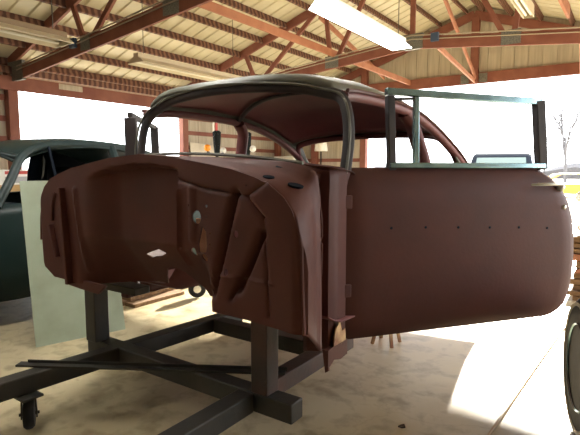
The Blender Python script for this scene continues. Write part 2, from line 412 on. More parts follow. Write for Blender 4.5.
# lengthwise and diagonal braces
def brace(a, b, label, w=0.04, h=0.13, m='orange_wood'):
    o = MB().beam(a, b, w, h).build('roof_brace', M[m], smooth=0); tag(o, label, 'brace', 'roof braces')
zb5 = zbc(-5.0) + 0.18
brace((-5.02, 3.2, zb5-0.0), (-5.02, 12.95, zb5-0.0), 'long light orange brace running lengthwise over the car roof into the distance')
brace((-5.32, 8.7, 4.30), (-5.75, 12.85, 3.75), 'orange diagonal brace going down to the far wall left of the king post', h=0.10)
brace((-3.05, 9.4, 4.45), (-3.31, 12.83, 3.50), 'steep orange diagonal brace meeting the foot of the far king post', h=0.10)
brace((-2.95, 8.86, 3.42), (-3.33, 12.82, 3.42), 'low orange brace from the second truss to the far header', h=0.09)
brace((-0.95, 6.4, 3.62), (-0.92, 8.74, 3.62), 'orange board beside the narrow cream strip lamp', h=0.18)
brace((-0.52, 6.2, 3.9), (-0.70, 8.74, 3.62), 'short orange brace at the top right corner of the roof', h=0.09)
brace((-0.75, 8.86, 3.30), (-1.05, 12.85, 3.42), 'orange brace dropping behind the gusset plate at the right edge', h=0.09)

# fluorescent lamps -------------------------------------------------
def shop_light(cx, cy, z, L, w, label, lit=False, roll=0.0, chain_top=4.2, hood='cream_lamp', top='tan_lamp'):
    t = empty('shop_light', (cx, cy, z), label, 'ceiling lamp')
    y0, y1 = cy - L/2, cy + L/2
    MB().box(cx-0.06, cx+0.06, y0, y1, z+0.075, z+0.15).build('housing', M[top], t, bevel=0.006)
    hm = MB()
    hm.grid([[(cx-w/2, y, z), (cx-0.06, y, z+0.085), (cx+0.06, y, z+0.085), (cx+w/2, y, z)] for y in (y0, y1)])
    hm.build('reflector_hood', M['lit' if lit else hood], t, smooth=0, solid=0.008)
    for y in (y0, y1):
        MB().prism([(cx-w/2, y-0.004, z), (cx-0.06, y-0.004, z+0.085), (cx+0.06, y-0.004, z+0.085), (cx+w/2, y-0.004, z)], (0, 0.008, 0)).build('end_plate', M['lit' if lit else hood], t, smooth=0)
    for s in (-1, 1):
        MB().tube([(cx+s*w*0.24, y0+0.03, z+0.035), (cx+s*w*0.24, y1-0.03, z+0.035)], 0.018, 8).build('fluorescent_tube', M['tube' if lit else 'white_paint'], t)
    for y in (y0+0.15, y1-0.15):
        MB().tube([(cx, y, z+0.15), (cx, y, chain_top)], 0.006, 5).build('hanging_chain', M['chain'], t)
    return t
shop_light(-2.86, 5.85, 3.00, 2.30, 0.30, 'bright lit white hooded fluorescent lamp above the car roof', True, top='white_paint', chain_top=4.9)
shop_light(-2.83, 1.75, 3.00, 2.30, 0.36, 'added unseen white hooded lamp above the front of the car, brightening floor and firewall', True, top='white_paint', chain_top=4.9)  # added fill lamp, out of view: brightens the floor and firewall
shop_light(-5.85, -0.6, 3.00, 2.30, 0.36, 'added unseen white hooded lamp at the front left of the shed, a fill for the floor', True, top='white_paint', chain_top=4.0)  # second lamp added out of view to lift the floor and firewall
shop_light(-5.85, 2.55, 2.78, 2.00, 0.40, 'unlit cream lamp with brown housing in the upper left corner', chain_top=4.3)
shop_light(-6.35, 6.20, 2.88, 2.40, 0.38, 'unlit cream hooded lamp hanging beyond the near truss, left of the car roof', top='cream_lamp', chain_top=4.2)
shop_light(-1.18, 6.05, 3.16, 1.90, 0.13, 'narrow unlit cream strip lamp at the top right', top='cream_lamp', chain_top=4.5)

# ================================================================ CAR BODY
XC = -1.8
car = empty('car_body', (XC, 2.9, 0.47), 'stripped red-oxide primed vintage car body shell with both doors open, raised on a steel cart', 'car body')
def cx(dx): return XC + dx
# --- firewall
TOP = [(0, 1.332), (.21, 1.317), (.415, 1.287), (.535, 1.268), (.66, 1.236), (.727, 1.212), (.79, 1.168), (.825, 1.122), (.85, 1.04), (.868, .95), (.872, .90)]
BOT = [(-.872, .885), (-.868, .80), (-.823, .730), (-.737, .684), (-.645, .684), (-.33, .674), (-.12, .685), (-.09, .73), (-.04, .785), (.03, .80), (.09, .78), (.15, .70), (.22, .69), (.62, .688), (.872, .671)]
def ztop(dx): return interp(abs(dx), TOP)
def zbot(dx): return interp(dx, BOT)
GROOVES = [((.565, 1.175), (.435, .76), .017, .048), ((.690, 1.025), (.575, .80), .018, .046), ((.575, .84), (.535, .76), .012, .03)]
BEADS = [((.33, 1.19), (.33, .98), .018, -.012), ((.245, 1.17), (.25, .86), .012, -.014), ((-.50, 1.16), (-.45, .75), .014, -.012), ((.44, .845), (.74, .845), .006, -.006),
         ((.42, 1.185), (.62, 1.165), .008, .012), ((.62, 1.165), (.74, 1.235), .008, .010), ((.2, 1.23), (.42, 1.185), .008, .012),
         ((.62, 1.165), (.70, 1.09), .008, .012), ((.70, 1.09), (.72, .72), .008, .010)]
def yoff(dx, z):
    y = 0.0
    arch = 1.285 - 0.42*dx*dx
    m = sstep(-.42, -.22, dx)*(1 - sstep(.215, .25, dx))*(1 - sstep(arch - .012, arch + .012, z))
    y += 0.075*m
    tm = sstep(-.52, -.30, dx)*(1 - sstep(.34, .44, dx))
    y += tm*max(0, .93 - z)*0.75
    # passenger side arch lip
    if dx < -.25:
        a2 = 1.215 - 1.3*max(0, -dx-.35)**2*1.0
        y += 0.018*(1 - sstep(a2-.012, a2+.012, z))*(1-sstep(-.64, -.60, -abs(dx))) if dx > -.62 else 0
    for a, b, w, d in GROOVES + BEADS:
        q = segdist((dx, z), a, b)
        if q < 2.5*w: y += d*math.exp(-(q/w)**2*1.2)
    # rolled outer edge
    e = (.872 - abs(dx))
    if e < .05: y += 0.03*(1 - e/.05)**2
    y += 0.006*noise.noise(Vector((dx*5, z*5, 1.0)))
    return y
rows = []
NU, NV = 190, 90
for j in range(NV + 1):
    r = []
    for i in range(NU + 1):
        u = -1 + 2*i/NU
        dx = .872*math.sin(u*PI/2)*0.35 + .872*u*0.65
        zt, zb = ztop(dx), zbot(dx)
        z = zb + (zt - zb)*j/NV
        r.append((cx(dx), 1.42 + yoff(dx, z), z))
    rows.append(r)
fw = MB().grid(rows).build('firewall', M['primer'], car, smooth=50, solid=0.006, soff=1, recalc=False)
# holes through the firewall
def cut(o, shapes):
    cb = MB()
    for pts in shapes: cb.prism([(cx(a), 1.30, b) for a, b in pts], (0, 0.6, 0))
    c = cb.build('hole_cutter', M['primer']); c.parent = None
    md = o.modifiers.new('holes', 'BOOLEAN'); md.operation = 'DIFFERENCE'; md.object = c; md.solver = 'EXACT'
    dg = bpy.context.evaluated_depsgraph_get()
    me = bpy.data.meshes.new_from_object(o.evaluated_get(dg))
    o.modifiers.clear(); o.data = me
    me.shade_smooth(); me.set_sharp_from_angle(angle=math.radians(40))
    bpy.data.objects.remove(c, do_unlink=True)
def ell(x, z, rx, rz, n=14): return [(x + rx*math.cos(2*PI*k/n), z + rz*math.sin(2*PI*k/n)) for k in range(n)]
bpy.context.view_layer.update()
cut(fw, [ell(.358, 1.071, .021, .028), [(.385, 1.035), (.408, 1.015), (.412, .955), (.405, .93), (.365, .925), (.362, .96)],
         ell(.331, .924, .014, .019), ell(.313, 1.118, .004, .006, 8), ell(.41, 1.118, .006, .006, 8), ell(.318, 1.073, .004, .005, 8), ell(.409, 1.074, .004, .005, 8),
         ell(.567, 1.017, .012, .015), ell(.513, .862, .012, .014), ell(.388, .905, .022, .016),
         [(-.135, .85), (-.075, .87), (0, .892), (.04, .875), (-.01, .855), (-.065, .845), (-.105, .833)],
         ell(.432, 1.01, .004, .004, 8), ell(.43, .965, .004, .004, 8), ell(.262, .932, .005, .005, 8), ell(.62, 1.205, .005, .005, 8)])
# passenger side inner flange, bracket and slot plates
MB().beam((cx(-.60), 1.405, 1.17), (cx(-.565), 1.405, .67), .022, .05, (0, 1, 0)).build('flange', M['primer'], car, bevel=0.004)
MB().lathe([(.055, -.012), (.05, .004), (.028, .012), (.025, .002), (.0, .0)], (cx(-.635), 1.425, 1.065), (0, -1, 0), 18).build('round_boss', M['frame_dark'], car)
MB().beam((cx(-.735), 1.41, .97), (cx(-.675), 1.41, .80), .02, .035, (0, 1, 0)).build('flange', M['primer'], car, bevel=0.004)
MB().tube(curve([(cx(-.675), 1.41, 1.14), (cx(-.71), 1.41, 1.07), (cx(-.72), 1.41, .99)], 5), .008, 6).build('seam_bead', M['primer'], car)
MB().prism([(cx(-.66), 1.425, .70), (cx(-.64), 1.425, .655), (cx(-.50), 1.425, .645), (cx(-.36), 1.425, .64), (cx(-.30), 1.425, .69)], (0, 0.02, 0)).build('lower_flange', M['primer'], car, bevel=0.003)
# --- cowl: the arch swept back to the windscreen base
def arch_front(t):                                       # t -1..1 along the arch, bottom left -> over -> bottom right
    s = 1 if t >= 0 else -1; a = abs(t)
    if a < .6: dx = .80*(a/.6); return (s*dx, ztop(dx))
    q = (a - .6)/.4
    tab = [(0, (.80, ztop(.80))), (.12, (.838, 1.10)), (.28, (.862, 1.0)), (1, (.872, .672 if s > 0 else .875))]
    for (p0, a0), (p1, a1) in zip(tab, tab[1:]):
        if q <= p1:
            f = (q - p0)/(p1 - p0); return (s*(a0[0]+(a1[0]-a0[0])*f), a0[1]+(a1[1]-a0[1])*f)
    return (s*.872, .672 if s > 0 else .875)
def arch_back(t):
    s = 1 if t >= 0 else -1; a = abs(t)
    if a < .6: dx = .77*(a/.6); return (s*dx, 1.325 - .055*(dx/.79)**2)
    q = (a - .6)/.4
    tab = [(0, (.77, 1.268)), (.06, (.778, 1.22)), (1, (.778, .48 if s > 0 else .80))]
    for (p0, a0), (p1, a1) in zip(tab, tab[1:]):
        if q <= p1:
            f = (q - p0)/(p1 - p0); return (s*(a0[0]+(a1[0]-a0[0])*f), a0[1]+(a1[1]-a0[1])*f)
    return (s*.778, .48 if s > 0 else .80)
ST = [(1.422, 0, 0, -.010), (1.435, 0, .0, .0), (1.47, .10, .006, .004), (1.56, .42, .008, 0), (1.61, .60, .0, .004), (1.625, .66, .008, .020), (1.645, .72, .010, .024), (1.662, .76, -.01, .0), (1.68, .85, -.06, -.03),
      (1.70, .95, -.085, -.042), (1.786, 1, -.085, -.036), (1.794, 1, -.022, -.018), (1.82, 1, -.012, -.004), (1.91, 1, .0, 0)]
rows = []
for (y, f, bulge, up) in ST:
    r = []
    for k in range(121):
        t = -1 + 2*k/120
        a, b = arch_front(t), arch_back(t)
        dx, z = a[0] + (b[0]-a[0])*f, a[1] + (b[1]-a[1])*f
        side = sstep(.5, .68, abs(t))
        dx += (1 if t > 0 else -1)*bulge*side
        corner = math.exp(-((abs(t)-.52)/.14)**2)
        z += up*corner
        yy = y + (0 if abs(t) > .6 else (y - 1.42)/.53*(-.16)*(1-(abs(t)/.6)**2))
        r.append((cx(dx), yy, z))
    rows.append(r)
MB().grid(rows).build('cowl', M['primer'], car, smooth=60, solid=0.006, soff=-1)
# cowl vent slots and gutters near the driver's corner
for (x, y, z), n_, w, h in (((-1.15, 1.602, 1.276), (.2, -.5, .66), .026, .010), ((-1.113, 1.464, 1.236), (.31, -.27, .91), .022, .012), ((-1.018, 1.504, 1.206), (.45, -.26, .85), .030, .013)):
    n_ = Vector(n_).normalized(); u_ = Vector((.82, .57, 0)); u_ = (u_ - n_*u_.dot(n_)).normalized(); v_ = n_.cross(u_)
    MB().prism([Vector((x, y, z)) + u_*w*math.cos(2*PI*k/14) + v_*h*math.sin(2*PI*k/14) - n_*.006 for k in range(14)], n_*.009).build('cowl_slot', M['black_in'], car)
MB().tube(curve([(cx(d), 1.62 + .12*abs(d)**2, 1.338 - .062*(d/.8)**2) for d in (-.7, -.4, 0, .4, .7)], 6), .008, 6).build('cowl_gutter', M['roof_paint'], car)
MB().tube(curve([(cx(s*.86), y, z) for s, y, z in ((.925, 1.64, .55), (.940, 1.64, .8), (.945, 1.64, 1.0), (.938, 1.64, 1.10), (.905, 1.64, 1.19))], 6), .006, 8).build('cowl_side_flange', M['primer'], car)
# dash, hinge pillars
MB().grid([[(cx(d), y, z - .045*(d/.8)**2) for d in [-.78+.156*k for k in range(11)]] for y, z in ((1.78, 1.315), (1.96, 1.30), (2.02, 1.27), (2.04, 1.10))]).build('dashboard', M['primer'], car, solid=0.005)
for s in (-1, 1):
    MB().box(*sorted((cx(s*.70), cx(s*.766))), 1.85, 1.905, .47, 1.255).build('hinge_pillar', M['primer'], car, bevel=0.01)
    MB().box(*sorted((cx(s*.69), cx(s*.765))), 1.86, 1.99, 1.16, 1.262).build('pillar_base', M['primer'], car, bevel=0.012)
    for z in (.72, 1.12):
        MB().beam((cx(s*.75), 1.885, z), (cx(s*.785), 1.94, z), .025, .06).build('door_hinge', M['primer'], car, bevel=0.004)
MB().prism([(cx(.778), 1.80, .50), (cx(.778), 1.82, .49), (cx(.779), 1.86, .49), (cx(.779), 1.905, .50), (cx(.779), 1.90, .555), (cx(.779), 1.87, .55), (cx(.779), 1.85, .60), (cx(.779), 1.815, .575), (cx(.779), 1.805, .55)], (.006, 0, 0)).build('bare_patch', M['bare_rust'], car)
MB().prism([(cx(.76), 1.74, .50), (cx(.79), 1.74, .50), (cx(.79), 1.74, .41), (cx(.775), 1.74, .40)], (0, .012, 0)).build('body_mount', M['primer'], car)
mb_ = MB().prism([(cx(.765), 1.75, .50), (cx(.765), 1.92, .50), (cx(.765), 1.92, .43), (cx(.765), 1.86, .425), (cx(.765), 1.80, .44), (cx(.765), 1.76, .42)], (.02, 0, 0))
mb_.build('body_mount', M['primer'], car)
# --- windscreen frame
WF = [(.74, 1.965, 1.25), (.745, 1.985, 1.40), (.728, 2.00, 1.52), (.68, 2.02, 1.605), (.59, 2.01, 1.655), (.45, 1.975, 1.684), (.22, 1.935, 1.70), (0, 1.925, 1.705)]
wf_pts = curve([(cx(a + .0), b, c - .03*sstep(.5, .62, 1-a/1.5)) for a, b, c in WF] + [(cx(.055 - a), b, c - .03*sstep(.5, .62, 1-a/1.5)) for a, b, c in WF[-2::-1]], 6)
MB().tube(wf_pts, .028, 10, flat=0.8, ref=(0, 1, 0)).build('windscreen_frame', M['frame_dark'], car, smooth=60)
MB().tube([p + Vector((0, -.028, 0)) + (p - Vector((XC, p.y, 1.4))).normalized()*.020 for p in wf_pts], .007, 6).build('windscreen_bead', M['roof_paint'], car, smooth=60)
# --- roof skin
RAIL = [(1.9, 1.65), (2.05, 1.66), (2.5, 1.67), (2.95, 1.645), (3.3, 1.575), (3.65, 1.455), (3.95, 1.34)]
CTR = [(1.9, 1.712), (2.0, 1.742), (2.2, 1.775), (2.5, 1.80), (2.9, 1.795), (3.3, 1.745), (3.6, 1.665), (3.9, 1.56)]
HWD = [(1.9, .655), (2.5, .665), (3.0, .67), (3.65, .70), (3.95, .74)]
rows = []
for j in range(25):
    w = j/24; r = []
    for i in range(49):
        u = -1 + i/24
        yf = 1.915 + .125*abs(u)**2.2; yb = 3.90 - .27*abs(u)**3
        y = yf + (yb - yf)*w
        rl, ct = interp(y, RAIL), interp(y, CTR)
        prof = (1 - abs(u)**3.4)
        r.append((cx(u*interp(y, HWD)), y, rl + (ct - rl)*prof - (.042 if i in (0, 48) else 0)))
    if j == 0: rows.append([(p[0], p[1] - .022, p[2] - .034) for p in r]); rows.append([(p[0], p[1] - .014, p[2] - .012) for p in r])
    rows.append(r)
MB().grid(rows).build('roof_skin', M['roof_paint'], car, smooth=60, solid=0.008, soff=-1)
MB().grid([[Vector(p) - Vector((0, 0, .016)) for p in r[1:-1]] for r in rows[3:-1]]).build('roof_lining', M['primer_in'], car, smooth=60, solid=0.004, soff=-1)
for y0, s in ((2.85, 1),):
    pts = []
    for k in range(25):
        u = -1 + k/12; y = y0 - .10*(1 - abs(u)**2)
        rl, ct = interp(y, RAIL), interp(y, CTR)
        pts.append((cx(u*.97*interp(y, HWD)), y, rl + (ct - rl)*(1 - abs(u)**3.4) - .035))
    MB().tube(pts, .022, 8, flat=.5).build('roof_bow', M['frame_dark'], car, smooth=60)
for s in (-1, 1):
    rl = curve([(cx(s*a), b, c) for a, b, c in ((.69, 2.02, 1.600), (.665, 2.2, 1.618), (.665, 2.5, 1.622), (.67, 2.95, 1.598), (.675, 3.3, 1.53), (.695, 3.6, 1.43), (.72, 3.82, 1.33), (.735, 3.95, 1.25))], 6)
    MB().tube(rl, .032, 8, flat=.8).build('roof_rail', M['primer_in'], car, smooth=60)
    MB().tube([p + Vector((s*.028, 0, .022)) for p in rl], .010, 6).build('drip_moulding', M['primer'], car, smooth=60)
    # sail panel between side window and rear window
    MB().grid([[(cx(s*.70), 3.55, 1.465), (cx(s*.675), 3.66, 1.47), (cx(s*.64), 3.70, 1.475)], [(cx(s*.725), 3.72, 1.36), (cx(s*.715), 3.80, 1.36), (cx(s*.68), 3.84, 1.36)], [(cx(s*.755), 3.86, 1.24), (cx(s*.745), 3.98, 1.24), (cx(s*.71), 4.02, 1.24)]]).build('rear_pillar', M['roof_paint'], car, smooth=60, solid=.02)
    bp = curve([(cx(s*a), b, c) for a, b, c in ((.655, 2.86, 1.60), (.675, 2.93, 1.54), (.70, 2.95, 1.45), (.755, 2.97, 1.25), (.80, 2.98, .95), (.80, 2.98, .50))], 5)
    MB().tube(bp, .036, 8, flat=1.3, ref=(1, 0, 0)).build('centre_pillar', M['primer_in'], car, smooth=60)
    # rocker, rear quarter with wheel opening, sill
    MB().box(*sorted((cx(s*.68), cx(s*.78))), 2.0, 3.10, .475, .63).build('rocker', M['primer'], car, bevel=.02)
    q = []
    for z, off in ((1.25, .80), (1.22, .86), (1.1, .89), (.95, .895), (.75, .885), (.5, .84)):
        rr_ = []
        for y in [3.02 + .11*k for k in range(21)]:
            zz = z
            d = abs(y - 4.35)
            if z < .9 and d < .36: zz = max(z, .5 + math.sqrt(max(0, .36**2 - d*d)))
            rr_.append((cx(s*(off - .10*max(0, (y-4.6)/.65)**2)), y, zz))
        q.append(rr_)
    MB().grid(q).build('rear_quarter', M['primer'], car, smooth=50, solid=.01)
rw = curve([(cx(-.71), 3.86, 1.27), (cx(-.69), 3.72, 1.40), (cx(-.63), 3.68, 1.475), (cx(-.45), 3.82, 1.525), (cx(0), 3.89, 1.545), (cx(.45), 3.82, 1.525), (cx(.63), 3.68, 1.475), (cx(.69), 3.72, 1.40), (cx(.71), 3.86, 1.27)], 6)
MB().tube(rw, .026, 8).build('rear_window_frame', M['primer_in'], car, smooth=60)
MB().grid([[(cx(d), y, z - .03*(d/.8)**2) for d in [-.8+.2*k for k in range(9)]] for y, z in ((3.75, 1.235), (4.1, 1.24), (4.5, 1.225), (4.95, 1.16), (5.2, 1.04), (5.24, .55))]).build('rear_deck', M['primer'], car, smooth=60, solid=.008)
# floor pan with tunnel and toe board
rows = []
for y, z0 in ((1.72, .655), (1.77, .63), (1.84, .605), (1.95, .60), (2.6, .595), (3.4, .595), (3.7, .62), (5.2, .62)):
    h = interp(y, [(1.66, .15), (1.8, .15), (2.6, .12), (3.4, .10), (5.2, .0)])
    rows.append([(cx(d), y, z0 + h*math.exp(-(d/.15)**4)) for d in [-.80 + .05*k for k in range(33)]])
MB().grid(rows).build('floor_pan', M['primer_in'], car, smooth=50, solid=.006)

# --- doors
RE = [(.474, 1.225), (.480, 1.258), (.49, 1.285), (.52, 1.310), (.56, 1.325), (.65, 1.336), (.73, 1.342), (.92, 1.330), (1.05, 1.30), (1.155, 1.245), (1.22, 1.182), (1.262, 1.125), (1.272, 1.105)]
NO = [(.474, -.045), (.52, -.018), (.62, .0), (.8, .010), (1.0, .012), (1.12, .008), (1.17, .0), (1.22, -.018), (1.262, -.045), (1.272, -.058)]
def door(side, ang, label):
    a = math.radians(ang); P = Vector((XC + (.78 if side > 0 else -.87), 1.93, 0))
    d = Vector((side*math.sin(a), math.cos(a), 0)); n = Vector((side*math.cos(a), -math.sin(a), 0))
    W = lambda s, z, o=0.0: P + d*s + n*o + Vector((0, 0, z))
    zs = [.474, .480, .488, .50, .53, .56, .59, .64, .70, .80, .9, 1.0, 1.08, 1.12, 1.155, 1.19, 1.22, 1.245, 1.262, 1.272]
    rows = []
    for z in zs:
        r1 = interp(z, RE); o = interp(z, NO)
        rows.append([W(-.018 + (r1 + .018)*k/24, z, o - .03*(k/24 > .97) - (.012 if k == 0 else 0)) for k in range(25)])
    inner = [[p - n*(.085 if 0 < j < len(rows)-1 else .06) for p in r] for j, r in enumerate(rows)]
    m = MB().grid(rows); m.grid(inner)
    k = 25; R = len(rows); B = R*k
    for j in range(R-1):
        m.f.append((j*k, (j+1)*k, B + (j+1)*k, B + j*k)); m.f.append((j*k+24, (j+1)*k+24, B + (j+1)*k+24, B + j*k+24))
    for i in range(24):
        m.f.append((i, i+1, B+i+1, B+i)); m.f.append(((R-1)*k+i, (R-1)*k+i+1, B+(R-1)*k+i+1, B+(R-1)*k+i))
    off = wloc(car)
    do = m.build('door', M['primer'], car, smooth=50)
    tag(do, label)
    # window frame: front post, top rail, rear post
    DS = .032 if side > 0 else -.01
    def flat(pts, w, t, name, mm, o=-.055):
        "bar in the door plane"
        mb = MB()
        for (s0, z0), (s1, z1) in zip(pts, pts[1:]): mb.beam(W(s0 + DS, z0, o), W(s1 + DS, z1, o), t, w, n.cross(W(s1, z1)-W(s0, z0)))
        return mb.build(name, mm, do, bevel=.004)
    flat([(.208, 1.26), (.192, 1.60)], .036 if side > 0 else .06, .035 if side > 0 else .075, 'window_front_post', M['frame_dark'])
    flat([(.172, 1.618), (1.062, 1.607)], .032, .035, 'window_top_rail', M['chrome'] if side > 0 else M['frame_dark'])
    flat([(1.092, 1.262), (1.050, 1.612)], .055, .04 if side > 0 else .06, 'window_rear_post', M['frame_dark'])
    flat([(.335, 1.27), (.327, 1.60)], .028, .02, 'vent_divider', M['chrome'] if side > 0 else M['frame_dark'], -.05)
    flat([(.19, 1.282), (1.10, 1.282)], .026, .05, 'belt_moulding', M['chrome'] if side > 0 else M['frame_dark'])
    flat([(.22, 1.585), (.325, 1.592)], .012, .02, 'vent_top_bead', M['frame_dark'])
    if side > 0:
        for s, z in ((.207, .997), (.388, .994), (.57, .987), (.754, .980), (.932, .973), (1.113, .963)):
            MB().lathe([(.0, 0), (.006, 0), (.0065, .002), (.005, .003)], W(s, z, .0125), n, 10).build('trim_hole', M['black_in'], do)
        MB().tube([W(1.00, 1.187, .012), W(1.03, 1.188, .035), (W(1.10, 1.189, .045)), W(1.17, 1.189, .045), W(1.20, 1.189, .03)], [.005, .007, .008, .007, .004], 8).build('door_handle', M['pale_chrome'], do, smooth=60)
        MB().lathe([(.0, .0), (.022, .0), (.024, .012), (.012, .026), (.0, .028)], W(1.195, 1.172, -.002), n, 16).build('push_button', M['pale_chrome'], do, smooth=60)
        MB().lathe([(.0, .0), (.013, .0), (.013, .010), (.006, .014)], W(1.222, 1.068, .003), n, 14).build('lock_cylinder', M['pale_chrome'], do, smooth=60)
    return do
door(1, 37, "driver's door swung open, chrome-topped window frame without glass")
door(-1, 40, "far side door swung open, dark window frame without glass")

# ================================================================ CART
cart = empty('rolling_cart', (-1.85, 1.7, 0), 'low dark steel cart on casters carrying the primed car body', 'cart')
ZB, ZT = .17, .26
ZM = (ZB + ZT)/2
MB().box(-1.43, -1.34, .55, 1.645, ZB, ZT).build('beam', M['steel'], cart, bevel=.006)
MB().box(-1.43, -1.34, 1.735, 2.62, ZB, ZT).build('beam', M['steel_brown'], cart, bevel=.006)
MB().beam((-2.425, .98, ZM), (-2.27, 2.62, ZM), .09, .09).build('beam', M['steel'], cart, bevel=.006)
MB().box(-2.62, -1.135, 1.647, 1.737, ZB+.001, ZT+.001).build('cross_beam', M['steel'], cart, bevel=.006)
MB().box(-2.24, -1.43, 2.33, 2.42, ZB, ZT).build('cross_beam', M['steel'], cart, bevel=.006)
MB().box(-1.358, -1.268, 1.647, 1.737, ZT, .635).build('post', M['steel_brown'], cart, bevel=.005)
MB().box(-2.585, -2.49, 1.617, 1.712, ZT, .62).build('post', M['steel'], cart, bevel=.005)
MB().box(-2.59, -2.10, 1.60, 1.70, .60, .64).build('post_cap', M['steel'], cart, bevel=.004)
tm = MB().box(-2.665, -2.585, 1.60, 1.61, .60, .665).build('bolt_tab', M['steel'], cart)
MB().lathe([(.0, 0), (.016, 0), (.016, .004)], (-2.63, 1.599, .632), (0, -1, 0), 12).build('bolt', M['white_paint'], tm)
def caster(x, y, rz):
    c = MB().box(x-.05, x+.05, y-.05, y+.05, ZB-.012, ZB).build('caster', M['steel'], cart, bevel=.002)
    dx, dy = math.cos(rz), math.sin(rz)
    f = MB()
    for s in (-1, 1): f.beam((x+s*.03*dx, y+s*.03*dy, ZB-.01), (x+s*.034*dx, y+s*.034*dy, .055), .006, .03, (-dy, dx, 0))
    f.build('fork', M['steel'], c)
    MB().lathe([(.02, -.026), (.062, -.024), (.072, -.013), (.074, 0), (.072, .013), (.062, .024), (.02, .026)], (x, y, .074), (dx, dy, 0), 24).build('wheel', M['rubber'], c)
    MB().tube([(x-.045*dx, y-.045*dy, .074), (x+.045*dx, y+.045*dy, .074)], .008, 8).build('axle', M['steel'], c)
caster(-2.355, 1.155, math.radians(58)); caster(-1.385, .72, math.radians(10)); caster(-1.86, 2.375, .4)
b_ = MB(); b_.beam((-2.53, 1.20, ZT+.008), (-1.345, 1.90, ZT+.008), .05, .010); b_.beam((-2.50, 1.235, ZT+.018), (-1.345, 1.915, ZT+.018), .006, .02)
tag(b_.build('flat_bar', M['steel'], smooth=0), 'long thin dark steel flat bar lying diagonally across the cart beams', 'steel bar')
# rear support
tag(MB().beam((-2.20, 2.22, .612), (-2.18, 2.20, .955), .10, .03).build('orange_board', M['orange_light'], bevel=.003), 'short orange board standing inside the car, glimpsed through the firewall hole', 'board')
js = empty('jack_stand', (-1.40, 3.25, 0), 'small rusty stand on the floor under the car behind the open door', 'stand')
for s in (-1, 1):
    for t_ in (-1, 1): MB().beam((-1.40+s*.075, 3.25+t_*.075, .0), (-1.40+s*.02, 3.25+t_*.02, .34), .02, .02).build('leg', M['bare_rust'], js)
MB().box(-1.43, -1.37, 3.22, 3.28, .30, .588).build('post', M['bare_rust'], js, bevel=.004)
o2 = copy_tree(js); o2.location.x = -2.2; o2['label'] = 'second stand under the car, hidden from view on the passenger side'

# ================================================================ OTHER THINGS ON THE FLOOR
# pale panel leaning on the black car
bl = Vector((-3.418, 1.747, 0)); bd = (Vector((-3.232, 2.37, 0)) - bl).normalized(); bn = Vector((-bd.y, bd.x, 0))
up_ = (Vector((0, 0, 1))*1.175 + bn*.27)
tag(MB().prism([bl, bl + bd*.64, bl + bd*.64 + up_, bl + up_], bn*-.014).build('leaning_panel', M['board'], smooth=0), 'scuffed pale greenish white panel leaning against the black car', 'panel')
# wood planks and small wheel beneath
pk = empty('plank_stack', (-3.80, 3.1, 0), 'small stack of brown planks lying on the floor behind the cart', 'lumber')
for i, (x0, z0) in enumerate(((-3.93, 0), (-3.78, 0), (-3.90, .035))):
    MB().box(x0, x0+.14, 2.72+.05*i, 3.42-.04*i, z0, z0+.033).build('plank', M['brown_wood'], pk, bevel=.003)
sw = empty('small_wheel', (-3.44, 3.36, 0), 'small black tyred wheel with pale hub standing on the floor behind the cart', 'wheel')
ax = Vector((.72, -.69, 0))
MB().lathe([(.045, -.022), (.08, -.02), (.088, 0), (.08, .02), (.045, .022)], (-3.44, 3.36, .088), ax, 24).build('tyre', M['rubber'], sw)
MB().lathe([(.0, -.018), (.046, -.02), (.046, .02), (.02, .026), (.0, .028)], (-3.44, 3.36, .088), ax, 20).build('hub', M['white_paint'], sw)
# cord and scrap
tag(MB().tube(curve([(-.487, 2.2, .008), (-.478, 2.5, .008), (-.44, 3.2, .008), (-.37, 4.3, .008), (-.30, 5.2, .008)], 5), .008, 6).build('floor_cord', M['cord']), 'straight tan cord lying along the sunlit concrete floor', 'cord')
tag(MB().prism([(-.872, 2.19, .001), (-.850, 2.185, .004), (-.838, 2.20, .002), (-.85, 2.215, .008), (-.866, 2.206, .003)], (0, 0, .006)).build('leaf_scrap', M['scrap']), 'tiny dark leaf scrap on the bare floor at the bottom', 'scrap')
# wheel at right edge
wc = Vector((-.075, 2.63, .335)); wax = Vector((-.97, -.26, 0)).normalized()
wh = empty('whitewall_wheel', (wc.x, wc.y, 0), 'large black tyred wheel with pale band standing at the right edge of the photo', 'wheel')
MB().lathe([(.20, -.09), (.29, -.095), (.325, -.07), (.335, -.03), (.335, .03), (.325, .07), (.30, .09), (.20, .085)], wc, wax, 48).build('tyre', M['rubber'], wh)
MB().lathe([(.285, .088), (.287, .094), (.300, .0945), (.302, .089)], wc, wax, 48, False).build('pale_band', M['white_card'], wh)
MB().lathe([(.0, .03), (.09, .075), (.10, .06), (.18, .055), (.20, .09), (.205, .05)], wc, wax, 40).build('rim', M['black_in'], wh)
MB().lathe([(.196, .088), (.203, .094), (.208, .088)], wc, wax, 40, False).build('trim_ring', M['chrome'], wh)
# lumber pile with white sacks at the far right
lp = empty('lumber_pile', (.1, 5.6, 0), 'tall pile of rough tan boards by the door edge at the far right', 'lumber')
z = 0
while z < .62:
    h = random.uniform(.05, .08); j = random.uniform(-.05, .03)
    MB().box(-.41 + j, .55, 5.35 + random.uniform(-.02, .02), 5.85, z, z+h-.008).build('plank', M['orange_wood'] if random.random() < .5 else M['brown_wood'], lp, bevel=.004); z += h
for k, (zz, x0) in enumerate(((z, -.42), (z+.16, -.37), (z+.30, -.45))):
    o = MB().lathe([(.0, 0), (.20, .0), (.25, .04), (.25, .10), (.18, .135), (.0, .14)], (x0+.25, 5.6, zz), (0, 0, 1), 20).build('sack', M['white_card'], sub=1)
    tag(o, ('lowest white sack directly on the pile of tan boards', 'middle white sack of three on the board pile', 'topmost white sack on the board pile')[k], 'sack', 'white sacks on the lumber pile')

